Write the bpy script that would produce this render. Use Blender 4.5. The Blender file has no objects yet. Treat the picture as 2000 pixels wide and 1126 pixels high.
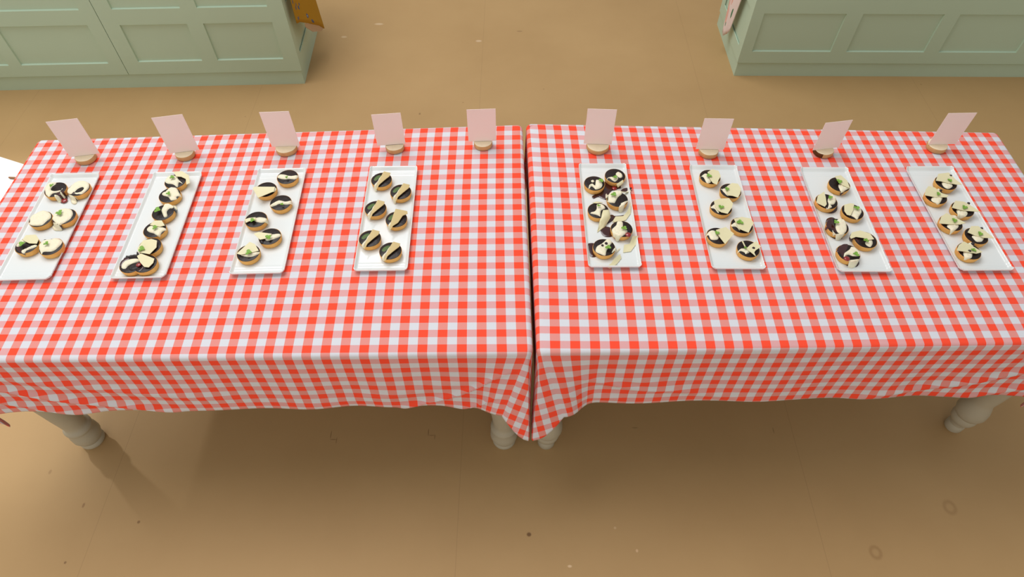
import bpy, bmesh, math, random
from mathutils import Vector, Matrix, noise
from mathutils.geometry import delaunay_2d_cdt

# ------------------------------------------------------------------ camera
S = bpy.context.scene
COL = S.collection
cam_d = bpy.data.cameras.new('camera'); cam = bpy.data.objects.new('camera', cam_d); COL.objects.link(cam)
F_PX, PITCH, ROLL = 1292.82, 0.925008, 0.004769
cam_d.sensor_width = 36; cam_d.lens = F_PX / 2000 * 36; cam_d.clip_end = 200
fw = Vector((0, math.cos(PITCH), -math.sin(PITCH))); rt = Vector((1, 0, 0)); up = rt.cross(fw)
r2 = rt * math.cos(ROLL) + up * math.sin(ROLL); u2 = up * math.cos(ROLL) - rt * math.sin(ROLL)
M = Matrix((r2, u2, -fw)).transposed().to_4x4(); M.translation = Vector((0, 0, 2.27206))
cam.matrix_world = M
S.camera = cam
S.view_settings.view_transform = 'Standard'; S.view_settings.look = 'None'
S.view_settings.exposure = 0.0; S.view_settings.gamma = 1.0
S.view_settings.use_curve_mapping = False

# ------------------------------------------------------------------ light: bright marquee daylight
W = bpy.data.worlds.new('daylight'); S.world = W; W.use_nodes = True
bg = W.node_tree.nodes['Background']
bg.inputs[0].default_value = (1.0, 0.985, 0.97, 1); bg.inputs[1].default_value = 0.44
def area(name, loc, target, sx, sy, power, color):
    d = bpy.data.lights.new(name, 'AREA'); d.shape = 'RECTANGLE'; d.size = sx; d.size_y = sy
    d.energy = power; d.color = color
    o = bpy.data.objects.new(name, d); COL.objects.link(o); o.location = loc
    o.rotation_euler = (Vector(target) - Vector(loc)).to_track_quat('-Z', 'Y').to_euler()
    return o
area('marquee_roof_light', (-1.9, 2.9, 5.8), (-1.1, 2.1, 0), 4.4, 3.6, 252, (1.0, 0.985, 0.98))
area('front_daylight', (-1.0, -3.4, 2.1), (-0.2, 1.4, 0.4), 3.6, 1.8, 50, (1.0, 0.96, 0.92))
area('left_daylight', (-5.8, 1.2, 2.2), (-2.0, 2.0, 0.2), 3.0, 2.2, 14, (1.0, 0.99, 0.97))

# ------------------------------------------------------------------ helpers
def lin(c):
    return tuple((v / 255 / 12.92 if v / 255 <= .04045 else ((v / 255 + .055) / 1.055) ** 2.4) for v in c)
def mat(name, rgb, rough=.5, spec=.5, bump=0, bscale=60, vary=0, vscale=20, coat=0, sss=0, trans=0):
    m = bpy.data.materials.new(name); m.use_nodes = True; nt = m.node_tree; N = nt.nodes; L = nt.links
    b = N['Principled BSDF']; c = (*lin(rgb), 1)
    b.inputs['Base Color'].default_value = c; b.inputs['Roughness'].default_value = rough
    b.inputs['Specular IOR Level'].default_value = spec; b.inputs['Coat Weight'].default_value = coat
    if coat: b.inputs['Coat Roughness'].default_value = .08
    if sss: b.inputs['Subsurface Weight'].default_value = sss; b.inputs['Subsurface Scale'].default_value = .004
    tc = N.new('ShaderNodeTexCoord')
    if vary:
        n = N.new('ShaderNodeTexNoise'); n.inputs['Scale'].default_value = vscale; n.inputs['Detail'].default_value = 4
        L.new(tc.outputs['Object'], n.inputs['Vector'])
        mx = N.new('ShaderNodeMixRGB'); mx.inputs[1].default_value = tuple(v * (1 - vary) for v in c[:3]) + (1,)
        mx.inputs[2].default_value = tuple(min(1, v * (1 + vary)) for v in c[:3]) + (1,)
        L.new(n.outputs['Fac'], mx.inputs[0]); L.new(mx.outputs[0], b.inputs['Base Color'])
    if bump:
        n = N.new('ShaderNodeTexNoise'); n.inputs['Scale'].default_value = bscale; n.inputs['Detail'].default_value = 5
        L.new(tc.outputs['Object'], n.inputs['Vector'])
        bp = N.new('ShaderNodeBump'); bp.inputs['Strength'].default_value = bump; bp.inputs['Distance'].default_value = .002
        L.new(n.outputs['Fac'], bp.inputs['Height']); L.new(bp.outputs[0], b.inputs['Normal'])
    return m
def mesh_obj(name, verts, faces, m, parent=None, smooth=True, uv=None):
    me = bpy.data.meshes.new(name); me.from_pydata([tuple(v) for v in verts], [], faces)
    if m: me.materials.append(m)
    if uv is not None:
        l = me.uv_layers.new(name='UVMap')
        for k, lp in enumerate(me.loops): l.data[k].uv = uv[lp.vertex_index]
    me.polygons.foreach_set('use_smooth', [smooth] * len(me.polygons))
    me.update()
    if smooth: me.set_sharp_from_angle(angle=.75)
    o = bpy.data.objects.new(name, me); COL.objects.link(o)
    if parent: o.parent = parent
    return o
def bm_obj(name, bm, m, parent=None, smooth=False):
    bmesh.ops.recalc_face_normals(bm, faces=bm.faces)
    me = bpy.data.meshes.new(name); bm.to_mesh(me); bm.free()
    if m: me.materials.append(m)
    me.polygons.foreach_set('use_smooth', [smooth] * len(me.polygons))
    o = bpy.data.objects.new(name, me); COL.objects.link(o)
    if parent: o.parent = parent
    return o
def box(bm, x0, x1, y0, y1, z0, z1, bev=0):
    r = bmesh.ops.create_cube(bm, size=1)
    for v in r['verts']:
        v.co = Vector(((x0 + x1) / 2 + v.co.x * (x1 - x0), (y0 + y1) / 2 + v.co.y * (y1 - y0), (z0 + z1) / 2 + v.co.z * (z1 - z0)))
    if bev:
        es = list({e for v in r['verts'] for e in v.link_edges})
        bmesh.ops.bevel(bm, geom=es, offset=bev, segments=2, affect='EDGES', profile=.6)
def lathe(prof, n=32, wob=0, seed=0):
    vs, fs = [], []
    for r, z in prof:
        for k in range(n):
            a = 2 * math.pi * k / n
            rr = r * (1 + wob * noise.noise(Vector((math.cos(a) * 1.7 + seed, math.sin(a) * 1.7, seed * 3.1))))
            vs.append((rr * math.cos(a), rr * math.sin(a), z))
    for i in range(len(prof) - 1):
        for k in range(n):
            k2 = (k + 1) % n; fs.append((i * n + k, i * n + k2, (i + 1) * n + k2, (i + 1) * n + k))
    return vs, fs
def empty(name, loc, rz=0, label=None, cat=None, group=None):
    o = bpy.data.objects.new(name, None); COL.objects.link(o); o.location = loc; o.rotation_euler = (0, 0, rz)
    o.empty_display_size = .05
    tag(o, label, cat, group); return o
def tag(o, label, cat=None, group=None):
    if label: o['label'] = label
    if cat: o['category'] = cat
    if group: o['group'] = group
    return o
rnd = random.Random(4)
# ---- measured layout (world metres; tart outlines in mm)
PLATES=[[-1.4106,1.3697,0.0438],[-1.0817,1.3783,0.0362],[-0.7455,1.3966,0.0392],[-0.3859,1.4101,0.0215],[0.2979,1.4274,0.0087],[0.6599,1.4226,-0.0021],[1.0238,1.4146,0.0002],[1.3764,1.4215,0.0152]]
CARDS=[[-1.4213,1.6701,0.924,-1.4192,1.6697,0.2005],[-1.0966,1.6897,0.926,-1.0938,1.6896,0.2085],[-0.7636,1.7197,0.922,-0.7625,1.7187,0.0622],[-0.3986,1.7299,0.908,-0.4087,1.729,0.1143],[-0.101,1.7499,0.912,-0.1028,1.7494,0.0591],[0.288,1.7373,0.924,0.2869,1.7369,-0.0426],[0.6605,1.7145,0.907,0.662,1.7138,-0.0195],[1.0482,1.7198,0.894,1.0528,1.7189,0.1689],[1.4414,1.7454,0.91,1.4531,1.7442,0.0355]]
MAPS=[[[-0.2836,18.3832,0.3201,-1.3293,-0.1912,-0.3566,-0.0257,-0.1492],[9.2905,0.4974,-21.1305,-0.4189,0.706,0.004,-0.3189,-0.1137]],[[-1.1138,17.9363,0.3229,2.0915,-0.0533,0.6313,-0.0012,-0.5209],[9.5294,-0.7032,-21.1299,0.651,-1.1055,0.0614,0.1432,-0.1647]]]
TARTS=[
[1,[-1.4434,1.5021],[0,0],[["cream",[[-28,-9],[-54,39],[-45,51],[-9,29],[-14,12],[-11,-4],[7,-8],[22,1],[20,3],[17,-13],[0,-19],[-5,-33],[-19,-24]]],["red",[32.8,-33.2,9.5]],["cream",[[11,-32],[8,-24],[17,-26],[24,-30],[22,-38],[15,-38]]],["cream",[[17,-8],[26,-13],[34,-23],[28,-26]]],["sauce",[[9,-17],[26,-6],[37,-21],[33,-38],[23,-40],[21,-28]]],["mint",[-9.7,7.6,6.9]]]],
[1,[-1.3711,1.5071],[0,0],[["cream",[[-30,-17],[-31,-2],[-21,25],[-3,34],[20,25],[30,7],[28,-10],[18,-26],[-10,-18],[6,-26],[17,-6],[11,5],[-1,-2],[-7,-17],[-16,-26]]],["sauce",[[-42,-13],[-22,-18],[-14,-11],[-3,-24],[-26,-21]]],["cream",[[-19,-41],[-21,-28],[4,-37],[-1,-35],[1,-48],[-7,-51]]]]],
[1,[-1.4359,1.3754],[0,0],[["cream",[[-25,-16],[-32,5],[-24,21],[-5,34],[19,24],[30,5],[23,-10],[15,-26],[-11,-28],[-30,-18]]],["choc",[[-9,19],[3,23],[9,11],[-1,17]]],["choc",[[-13,-14],[-9,-8],[-1,-15],[-7,-16]]]]],
[1,[-1.3673,1.3862],[0,0],[["cream",[[-33,-10],[-36,7],[-48,45],[-7,33],[11,27],[23,7],[21,-14],[7,-30],[-3,-36],[-21,-22]]],["sauce",[[-33,-10],[-26,-14],[-13,-31],[-1,-26],[4,-37],[-9,-33],[-33,-20]]],["cream",[[-37,-25],[-26,-23],[-2,-35],[-4,-41],[-24,-40]]],["choc",[[-9,13],[-2,17],[6,7],[0,0]]],["mint",[-13.1,6.3,10.7]]]],
[1,[-1.4306,1.2712],[0,0],[["shard",[[-15,13],[-13,32],[16,34],[32,17],[34,-1],[10,1]]],["cream",[[-30,-1],[-26,16],[-19,20],[-6,12],[-13,1],[-23,-9]]],["cream",[[-5,-23],[5,-14],[24,1],[32,-5],[20,-15],[9,-22],[8,-32],[0,-32]]],["mint",[-6.7,-4.8,9.5]],["sauce",[[-28,-8],[-20,-6],[-9,-19],[9,-34],[-3,-32],[-17,-21]]]]],
[1,[-1.3576,1.2658],[0,0],[["cream",[[-30,-9],[-55,27],[-27,26],[-10,28],[3,32],[21,24],[27,14],[24,-3],[13,-19],[-12,-21],[-14,-30]]],["choc",[[-15,12],[-1,22],[2,8],[-6,-5],[-15,-2]]],["mint",[-8.6,2.2,7.6]],["choc",[[-49,39],[-44,44],[-24,25],[-29,21]]]]],
[2,[-1.0773,1.5418],[0,0],[["cream",[[-32,0],[-30,19],[-17,26],[1,19],[8,8],[27,-11],[14,-6],[16,-27],[-1,-16],[-22,-11]]],["shard",[[-11,32],[14,37],[40,20],[54,-15],[45,-22],[35,4],[18,13],[2,13]]],["mint",[-8.9,7.2,8.4]]]],
[2,[-1.0758,1.48],[0,0],[["cream",[[-25,5],[-16,16],[-8,32],[12,30],[27,10],[36,-4],[24,-8],[28,-19],[13,-24],[-1,-10],[-17,-4]]],["mint",[1.0,-3.3,7.7]],["choc",[[15,19],[25,14],[25,7],[18,10]]]]],
[2,[-1.0726,1.4052],[0,0],[["cream",[[-7,9],[-6,31],[-7,57],[19,46],[30,18],[16,16],[12,1],[19,-16],[12,-21],[2,-8]]],["choc",[[22,20],[23,35],[36,8],[28,11]]],["mint",[-12.5,0.3,11.0]]]],
[2,[-1.0749,1.3356],[0,0],[["cream",[[-23,-1],[-19,11],[-4,15],[20,9],[35,-1],[26,-11],[22,-28],[4,-18],[-13,-12]]],["shard",[[-15,11],[-7,28],[14,30],[30,10],[16,5]]],["mint",[5.6,-2.0,8.4]]]],
[2,[-1.068,1.2689],[0,0],[["shard",[[-27,-15],[-20,15],[2,21],[20,15],[26,-10],[15,-36],[-10,-32],[-21,-30]]],["choc",[[17,13],[24,11],[29,-13],[23,-5]]],["choc",[[7,-29],[14,-18],[17,-22],[12,-32]]],["mint",[-12.2,-19.3,10.3]]]],
[2,[-1.0593,1.203],[0,0],[["shard",[[-26,20],[-18,30],[9,20],[25,13],[27,-2],[20,-19],[7,-18],[-9,-3]]],["sauce",[[-9,2],[1,-9],[-5,-27],[-13,-27],[-5,-19]]]]],
[2,[-1.0984,1.2009],[0,0],[["cream",[[-23,-14],[-25,3],[-13,16],[9,20],[24,12],[9,3],[-5,-7],[-11,-18]]],["sauce",[[-30,-7],[-32,10],[-24,25],[-13,19],[-25,2],[-23,-15],[-10,-15],[-12,-19]]],["choc",[[-30,19],[-40,48],[-9,35],[-14,64],[8,33],[-9,25],[-21,20]]],["choc",[[-5,-7],[8,4],[26,-3],[29,-14],[15,-24],[2,-22]]],["red",[25.6,-6.6,7.1]]]],
[3,[-0.7236,1.5642],[0,0],[["cream",[[-31,-3],[-26,9],[-10,9],[7,3],[31,6],[34,-3],[27,-12],[10,-11],[-5,-13],[-20,-10]]],["mint",[2.8,-12.8,5.0]]]],
[3,[-0.7797,1.5071],[0,0],[["cream",[[9,5],[27,8],[33,-1],[29,-11],[15,-11]]],["shard",[[-38,-5],[-31,2],[29,4],[30,-15],[-12,-45]]]]],
[3,[-0.7209,1.4496],[0,0],[["cream",[[-29,-13],[-20,-1],[-4,8],[16,3],[32,7],[36,-4],[19,-10],[-1,-7],[-14,-15],[-24,-19]]],["mint",[11.1,-17.4,5.7]]]],
[3,[-0.7808,1.3782],[0,0],[["shard",[[-30,-7],[-19,-1],[1,1],[4,-10],[-16,-14],[-24,-20]]],["cream",[[-9,1],[11,8],[31,3],[36,-9],[22,-14],[3,-11]]],["mint",[-3.7,-13.5,8.2]]]],
[3,[-0.7237,1.3096],[0,0],[["shard",[[-46,3],[-33,10],[8,3],[-1,-13],[-23,-18]]],["cream",[[-14,3],[6,7],[26,10],[33,1],[18,-10],[-1,-18],[-11,-12]]],["choc",[[-28,-14],[-21,-8],[-13,-19],[-15,-30],[-23,-25]]],["mint",[2.6,-12.0,9.5]]]],
[3,[-0.7718,1.2451],[0,0],[["shard",[[-28,-10],[-8,26],[-2,36],[15,28],[32,3],[8,-6],[-16,-14]]],["cream",[[-19,-9],[2,0],[31,4],[31,-5],[12,-16],[-5,-15]]],["mint",[6.1,-7.2,10.1]]]],
[4,[-0.4199,1.5529],[0,0],[["mintp",[[-24,-1],[-20,12],[-10,20],[-2,17],[-8,5],[-17,-5]]],["cream",[[-21,-31],[-17,-18],[-11,-7],[-8,6],[0,21],[6,19],[0,-3],[-8,-18],[-13,-35]]],["tan",[[-11,-44],[-8,-24],[-2,-3],[3,13],[7,24],[28,21],[26,8],[10,-12],[-3,-30],[-9,-51]]]]],
[4,[-0.3527,1.4994],[0,0],[["mintp",[[-25,-1],[-20,12],[-10,20],[-2,17],[-8,5],[-17,-5]]],["cream",[[-22,-30],[-18,-17],[-12,-7],[-8,6],[0,21],[6,19],[-1,-3],[-9,-17],[-14,-35]]],["tan",[[-13,-43],[-9,-23],[-3,-3],[3,14],[8,24],[28,21],[26,9],[9,-12],[-4,-29],[-10,-50]]]]],
[4,[-0.4233,1.426],[0,0],[["mintp",[[-25,0],[-21,11],[-10,20],[-3,17],[-8,5],[-17,-5]]],["cream",[[-21,-29],[-17,-17],[-11,-7],[-8,6],[0,21],[6,19],[0,-3],[-8,-17],[-13,-34]]],["tan",[[-11,-42],[-8,-23],[-2,-2],[3,13],[7,24],[28,20],[26,9],[10,-11],[-3,-28],[-9,-49]]]]],
[4,[-0.3537,1.3814],[0,0],[["mintp",[[-25,0],[-21,11],[-10,20],[-2,17],[-8,5],[-17,-5]]],["cream",[[-22,-29],[-18,-16],[-12,-7],[-8,6],[0,21],[6,19],[-1,-3],[-9,-16],[-14,-33]]],["tan",[[-15,-41],[-13,-22],[-8,7],[-3,29],[32,25],[34,16],[20,7],[8,-20],[-6,-33],[-11,-48]]]]],
[4,[-0.4237,1.3032],[0,0],[["mintp",[[-25,0],[-21,11],[-10,19],[-3,17],[-8,5],[-17,-4]]],["cream",[[-21,-28],[-17,-16],[-11,-6],[-8,6],[0,20],[6,18],[0,-3],[-8,-16],[-13,-32]]],["tan",[[-11,-40],[-8,-21],[-2,-2],[3,13],[7,24],[28,20],[26,9],[10,-10],[-3,-27],[-9,-47]]]]],
[4,[-0.3574,1.2558],[0,0],[["mintp",[[-25,0],[-21,11],[-10,19],[-2,17],[-8,5],[-17,-4]]],["cream",[[-22,-27],[-18,-15],[-12,-6],[-8,6],[0,20],[6,18],[0,-3],[-9,-15],[-14,-32]]],["tan",[[-13,-39],[-9,-21],[-3,-2],[3,14],[8,24],[28,20],[26,9],[9,-10],[-4,-26],[-10,-46]]]]],
[5,[0.2618,1.5418],[0,0],[["cream",[[-20,-27],[-17,-9],[-6,-3],[1,-11],[6,14],[19,10],[25,-6],[18,-22],[3,-29],[-4,-21],[-11,-15]]],["cream",[[-11,10],[-3,14],[0,6],[-7,2]]],["puddle",[[9,-24],[21,-1],[36,27],[55,18],[80,18],[87,-1],[62,-10],[46,-28],[37,-52],[23,-50],[11,-42],[-5,-50],[-8,-39]]],["mint",[20.7,1.1,8.5]]]],
[5,[0.3308,1.5767],[0,0],[["cream",[[-29,-23],[-23,-9],[-7,-6],[6,-6],[8,-16],[-4,-28],[-21,-12]]],["cream",[[2,5],[11,17],[22,8],[23,-6],[13,-11]]],["red",[-3.8,-40.7,8.2]],["shard",[[1,-38],[23,-22],[24,-31],[6,-45]]],["mint",[-2.9,-18.4,7.6]]]],
[5,[0.3288,1.471],[0,0],[["shard",[[-21,-79],[-9,-57],[15,-55],[28,-40],[41,-10],[39,-44],[22,-71],[0,-80]]],["cream",[[-33,-8],[-30,-6],[-26,20],[-11,34],[16,59],[18,27],[2,7],[-9,-15],[-16,-17],[-28,-15]]],["cream",[[9,-21],[8,-19],[23,-10],[32,-8],[23,-21],[13,-38],[1,-36]]],["cream",[[-33,38],[-27,43],[-28,15],[-34,7]]],["sauce",[[18,56],[30,68],[54,72],[51,63],[30,53]]],["shard",[[4,34],[34,50],[49,61],[50,51],[24,39]]],["puddle",[[-18,-49],[-9,-53],[19,-48],[33,-36],[28,-53],[-6,-58]]],["mint",[-12.0,9.6,9.5]]]],
[5,[0.2651,1.4224],[0,0],[["shard",[[-17,30],[1,55],[17,34],[-2,27]]],["cream",[[-24,-14],[-23,-9],[-12,-5],[-5,6],[-2,25],[15,25],[22,8],[9,-1],[4,-26],[1,-24],[-12,-18]]],["shard",[[-7,-74],[1,-42],[14,-2],[33,1],[37,-23],[18,-52]]],["puddle",[[12,-40],[40,0],[54,-13],[30,-36]]],["mint",[0.6,10.3,5.4]]]],
[5,[0.3303,1.3469],[0,0],[["cream",[[-28,-22],[-30,-4],[-16,13],[-10,29],[5,27],[5,1],[16,-9],[9,-22],[-12,-36],[-23,-28]]],["choc",[[-14,2],[-8,17],[-2,13],[-7,-4],[-13,-6]]],["red",[15.9,-28.2,8.8]],["shard",[[-1,-78],[4,-51],[21,-47],[30,-27],[51,-14],[40,-47],[22,-74]]],["puddle",[[-61,4],[-53,25],[-29,21],[-27,-12],[-51,-14]]],["mint",[6.1,-6.2,8.8]]]],
[5,[0.271,1.2732],[0,0],[["cream",[[-26,-17],[-21,2],[-5,14],[14,32],[25,20],[18,7],[6,-15],[1,-32],[-14,-26]]],["berry",[-5.3,2.5,4.1]],["berry",[6.5,10.3,4.7]],["shard",[[19,-48],[29,-35],[48,-14],[51,-27],[36,-48],[14,-65],[5,-60]]],["cream",[[21,-22],[29,-5],[51,14],[47,3],[34,-9]]],["puddle",[[-47,26],[-43,32],[-22,29],[-19,-15],[-41,-18]]],["mint",[10.5,-8.5,8.8]]]],
[6,[0.6365,1.5737],[0,0],[["cream",[[-34,-6],[-16,13],[-7,9],[-2,-10],[-1,-24],[-15,-30],[-21,-6],[-28,1]]],["shard",[[-8,12],[10,25],[29,18],[32,-5],[22,-21],[13,-43],[1,-35],[-5,-19]]],["mint",[-7.7,-5.9,9.0]]]],
[6,[0.6906,1.51],[0,0],[["cream",[[-28,9],[-29,5],[-15,10],[-9,-11],[-13,-24],[-25,-3]]],["shard",[[-12,12],[7,26],[25,22],[31,1],[24,-19],[14,-36],[-1,-28],[-16,-26],[-17,-6]]],["mint",[-14.1,-2.5,7.7]]]],
[6,[0.6474,1.4383],[0,0],[["cream",[[-32,5],[-31,1],[-17,12],[-8,-10],[-14,-25],[-22,-8],[-32,-4]]],["shard",[[-21,19],[-2,28],[27,29],[36,8],[29,-9],[12,-33],[-6,-27],[-17,-18],[-22,-1]]],["mint",[-5.1,-8.8,8.7]]]],
[6,[0.6964,1.3637],[0,0],[["cream",[[-32,4],[-32,1],[-17,11],[-6,-8],[-12,-22],[-19,-8],[-33,-6]]],["shard",[[-23,18],[3,27],[30,20],[34,1],[25,-11],[10,-37],[-5,-28],[-17,-20],[-20,1]]],["mint",[-7.7,3.3,10.3]]]],
[6,[0.6154,1.3207],[0,0],[["cream",[[-37,-4],[-24,16],[-8,20],[2,0],[-4,-16],[-23,-16],[-28,1]]],["shard",[[-5,15],[26,27],[47,2],[13,-38],[5,-20],[-1,-6]]],["mint",[-5.9,1.7,7.7]]]],
[6,[0.6959,1.2702],[0,0],[["cream",[[-34,-13],[-21,0],[-5,-3],[2,-13],[-12,-21],[-14,-16],[-24,-10]]],["shard",[[5,9],[26,23],[35,1],[17,-12],[11,-20],[12,-36],[2,-20],[-10,-6]]],["berry",[12.9,-3.1,5.2]],["shard",[[-17,21],[-13,22],[-9,-7],[-12,-8]]],["mint",[-12.9,-4.7,4.5]]]],
[7,[1.0445,1.5418],[0,0],[["shard",[[-10,27],[11,34],[25,10],[23,-23],[14,-19],[-4,-4]]],["cream",[[-7,-11],[-1,0],[14,-4],[25,-17],[33,-14],[16,-24],[-5,-35]]],["sauce",[[-9,-18],[0,-18],[-1,-35],[14,-30],[-2,-37],[-7,-33]]],["mint",[-3.5,1.6,9.9]]]],
[7,[0.9825,1.4663],[0,0],[["puddle",[[-23,11],[-17,-6],[-1,-14],[38,11],[39,-6],[31,-23],[12,-33],[-13,-25],[-24,-6]]],["shard",[[-39,-13],[-27,15],[-2,34],[-3,11],[-8,-19],[-17,-30],[-32,-19]]],["cream",[[5,8],[41,53],[32,10],[20,-12],[7,-17],[9,-25],[-6,-34],[-9,-25],[-9,-34],[1,-15]]],["mint",[8.9,7.2,8.0]]]],
[7,[1.0503,1.4231],[0,0],[["shard",[[-30,-5],[-22,22],[-2,28],[9,25],[-1,0],[-18,-25],[-27,-21]]],["cream",[[-13,-13],[4,12],[25,20],[27,-1],[13,-21],[3,-34],[-4,-25]]],["mint",[9.3,4.6,9.2]]]],
[7,[0.9852,1.3605],[0,0],[["puddle",[[-24,17],[-10,50],[15,50],[8,-15],[13,-31],[-9,-33],[-24,-15]]],["sauce",[[-36,-4],[-13,45],[-7,36],[-8,12],[-8,-20],[-14,-21],[-25,-9]]],["cream",[[6,25],[35,54],[30,15],[23,-15],[8,-31],[-6,-27],[-8,-4]]],["cream",[[-20,-15],[-19,-31],[11,-27],[7,-36],[-7,-39],[-17,-27]]],["mint",[-6.7,8.0,8.6]]]],
[7,[1.0535,1.3079],[0,0],[["sauce",[[-34,24],[-23,40],[-13,44],[-30,10],[-21,2],[-26,-13],[-28,-3],[-36,8]]],["shard",[[-49,4],[-37,22],[-10,29],[15,16],[20,-5],[2,-7],[-10,1],[-30,5],[-47,-3]]],["cream",[[-6,-13],[8,-1],[18,-3],[15,-17],[5,-29],[-4,-24]]],["mint",[-6.3,-11.9,8.0]]]],
[7,[0.9877,1.2562],[0,0],[["puddle",[[-22,27],[-9,39],[17,47],[33,-14],[20,-36],[-2,-36],[-23,-11]]],["sauce",[[-34,7],[-12,30],[7,36],[-3,11],[-25,-22],[-4,-24],[-20,-18],[-26,-2]]],["cream",[[-17,-9],[-13,-1],[5,12],[16,23],[30,12],[30,-10],[10,-14],[-4,-9],[-19,-16]]],["cream",[[-11,-27],[-14,-29],[1,-27],[23,-25],[12,-40],[-5,-40]]],["red",[-15.5,-26.3,8.6]],["mint",[12.4,-13.2,9.2]]]],
[8,[1.3893,1.5528],[0,0],[["shard",[[-38,-1],[-17,31],[19,37],[28,8],[39,-18],[22,-17],[-8,-8],[-21,-3]]],["cream",[[-15,-2],[0,7],[11,-4],[14,-17],[-5,-30],[-16,-20]]],["berry",[20.6,24.3,5.1]],["mint",[6.2,-1.7,7.2]]]],
[8,[1.3334,1.4904],[0,0],[["shard",[[-43,-5],[-29,21],[-16,35],[3,30],[16,9],[35,-3],[26,-10],[-10,-10]]],["cream",[[-20,-12],[-3,9],[31,59],[44,62],[18,13],[19,-4],[-3,-33],[-15,-29],[-22,-21]]],["berry",[20.2,20.5,4.2]],["mint",[1.6,-0.3,7.2]]]],
[8,[1.3953,1.4358],[0,0],[["shard",[[-42,-5],[-17,27],[10,24],[26,6],[42,-19],[22,-16],[-6,-14]]],["cream",[[-22,-5],[-7,-1],[8,-15],[-7,-33],[-24,-27]]],["berry",[22.6,19.1,4.5]],["mint",[-1.1,-2.3,9.0]]]],
[8,[1.3363,1.3778],[0,0],[["shard",[[-46,-11],[-28,17],[-7,32],[13,17],[37,-8],[18,-13],[-16,-12]]],["cream",[[-19,-15],[-5,3],[32,54],[45,58],[20,7],[16,-16],[-9,-36],[-15,-26]]],["berry",[19.1,28.1,3.9]],["mint",[5.1,-0.6,8.4]]]],
[8,[1.391,1.3248],[0,0],[["shard",[[-27,8],[-6,33],[15,33],[29,10],[40,-17],[12,-14],[-9,-5]]],["cream",[[-15,-2],[4,8],[19,-5],[7,-22],[-9,-24],[-14,-13]]],["berry",[22.1,24.5,5.1]],["mint",[5.2,-1.3,8.4]]]],
[8,[1.3456,1.2665],[0,0],[["shard",[[-46,-8],[-29,15],[-7,30],[9,15],[30,-11],[10,-17],[-23,-10]]],["cream",[[-22,-9],[-9,8],[13,34],[42,52],[10,4],[4,-12],[-7,-29],[-23,-28]]],["berry",[16.7,22.6,5.1]],["berry",[-6.0,-7.1,5.4]],["mint",[4.6,-5.9,7.2]]]]]

# ------------------------------------------------------------------ materials
M_SAGE = mat('sage_paint', (187, 210, 187), .42, .4, vary=.03, vscale=2.5)
M_LEG = mat('taupe_paint', (176, 168, 146), .55, .3, vary=.08, vscale=9)
M_WOOD = mat('table_wood', (150, 120, 85), .6, .3, vary=.12, vscale=14)
M_PLATE = mat('white_porcelain', (226, 231, 230), .22, .5, coat=.3)
M_PASTRY = mat('golden_pastry', (232, 176, 98), .72, .2, bump=.35, bscale=400, vary=.14, vscale=70)
M_CHOC = mat('dark_chocolate', (30, 17, 13), .42, .28, bump=.6, bscale=140, coat=.1)
M_SAUCE = mat('dark_sauce', (58, 18, 18), .2, .5, coat=.5)
M_CREAM = mat('cream', (238, 230, 202), .5, .3, bump=.3, bscale=260, sss=.15)
M_SHARD = mat('white_chocolate', (226, 218, 176), .42, .4, vary=.03, vscale=90)
M_TAN = mat('caramel_chocolate', (204, 180, 122), .4, .4, vary=.05, vscale=90)
M_MINT = mat('mint_green', (124, 170, 66), .5, .3, vary=.2, vscale=160)
M_MINTD = mat('dark_mint_green', (84, 108, 56), .5, .3, vary=.2, vscale=160)
M_BERRY = mat('dark_berry', (38, 24, 26), .35, .5)
M_RED = mat('red_cherry', (140, 24, 26), .2, .5, coat=.6)
M_CARD = mat('pale_pink_card', (247, 233, 227), .8, .1)
M_LOG = mat('cut_log_face', (236, 222, 190), .75, .2, vary=.08, vscale=60)
M_BARK = mat('log_bark', (205, 168, 116), .85, .1, bump=.6, bscale=120, vary=.25, vscale=40)
M_BARKD = mat('dark_bark', (92, 60, 34), .9, .1, bump=.8, bscale=120, vary=.3, vscale=60)
M_SLOT = mat('saw_slot', (110, 84, 56), .9, .1)
M_WHITE = mat('stand_in_white', (246, 247, 245), .35, .4)
M_STREAK = mat('streak_brown', (150, 110, 80), .8, .1)

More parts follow.
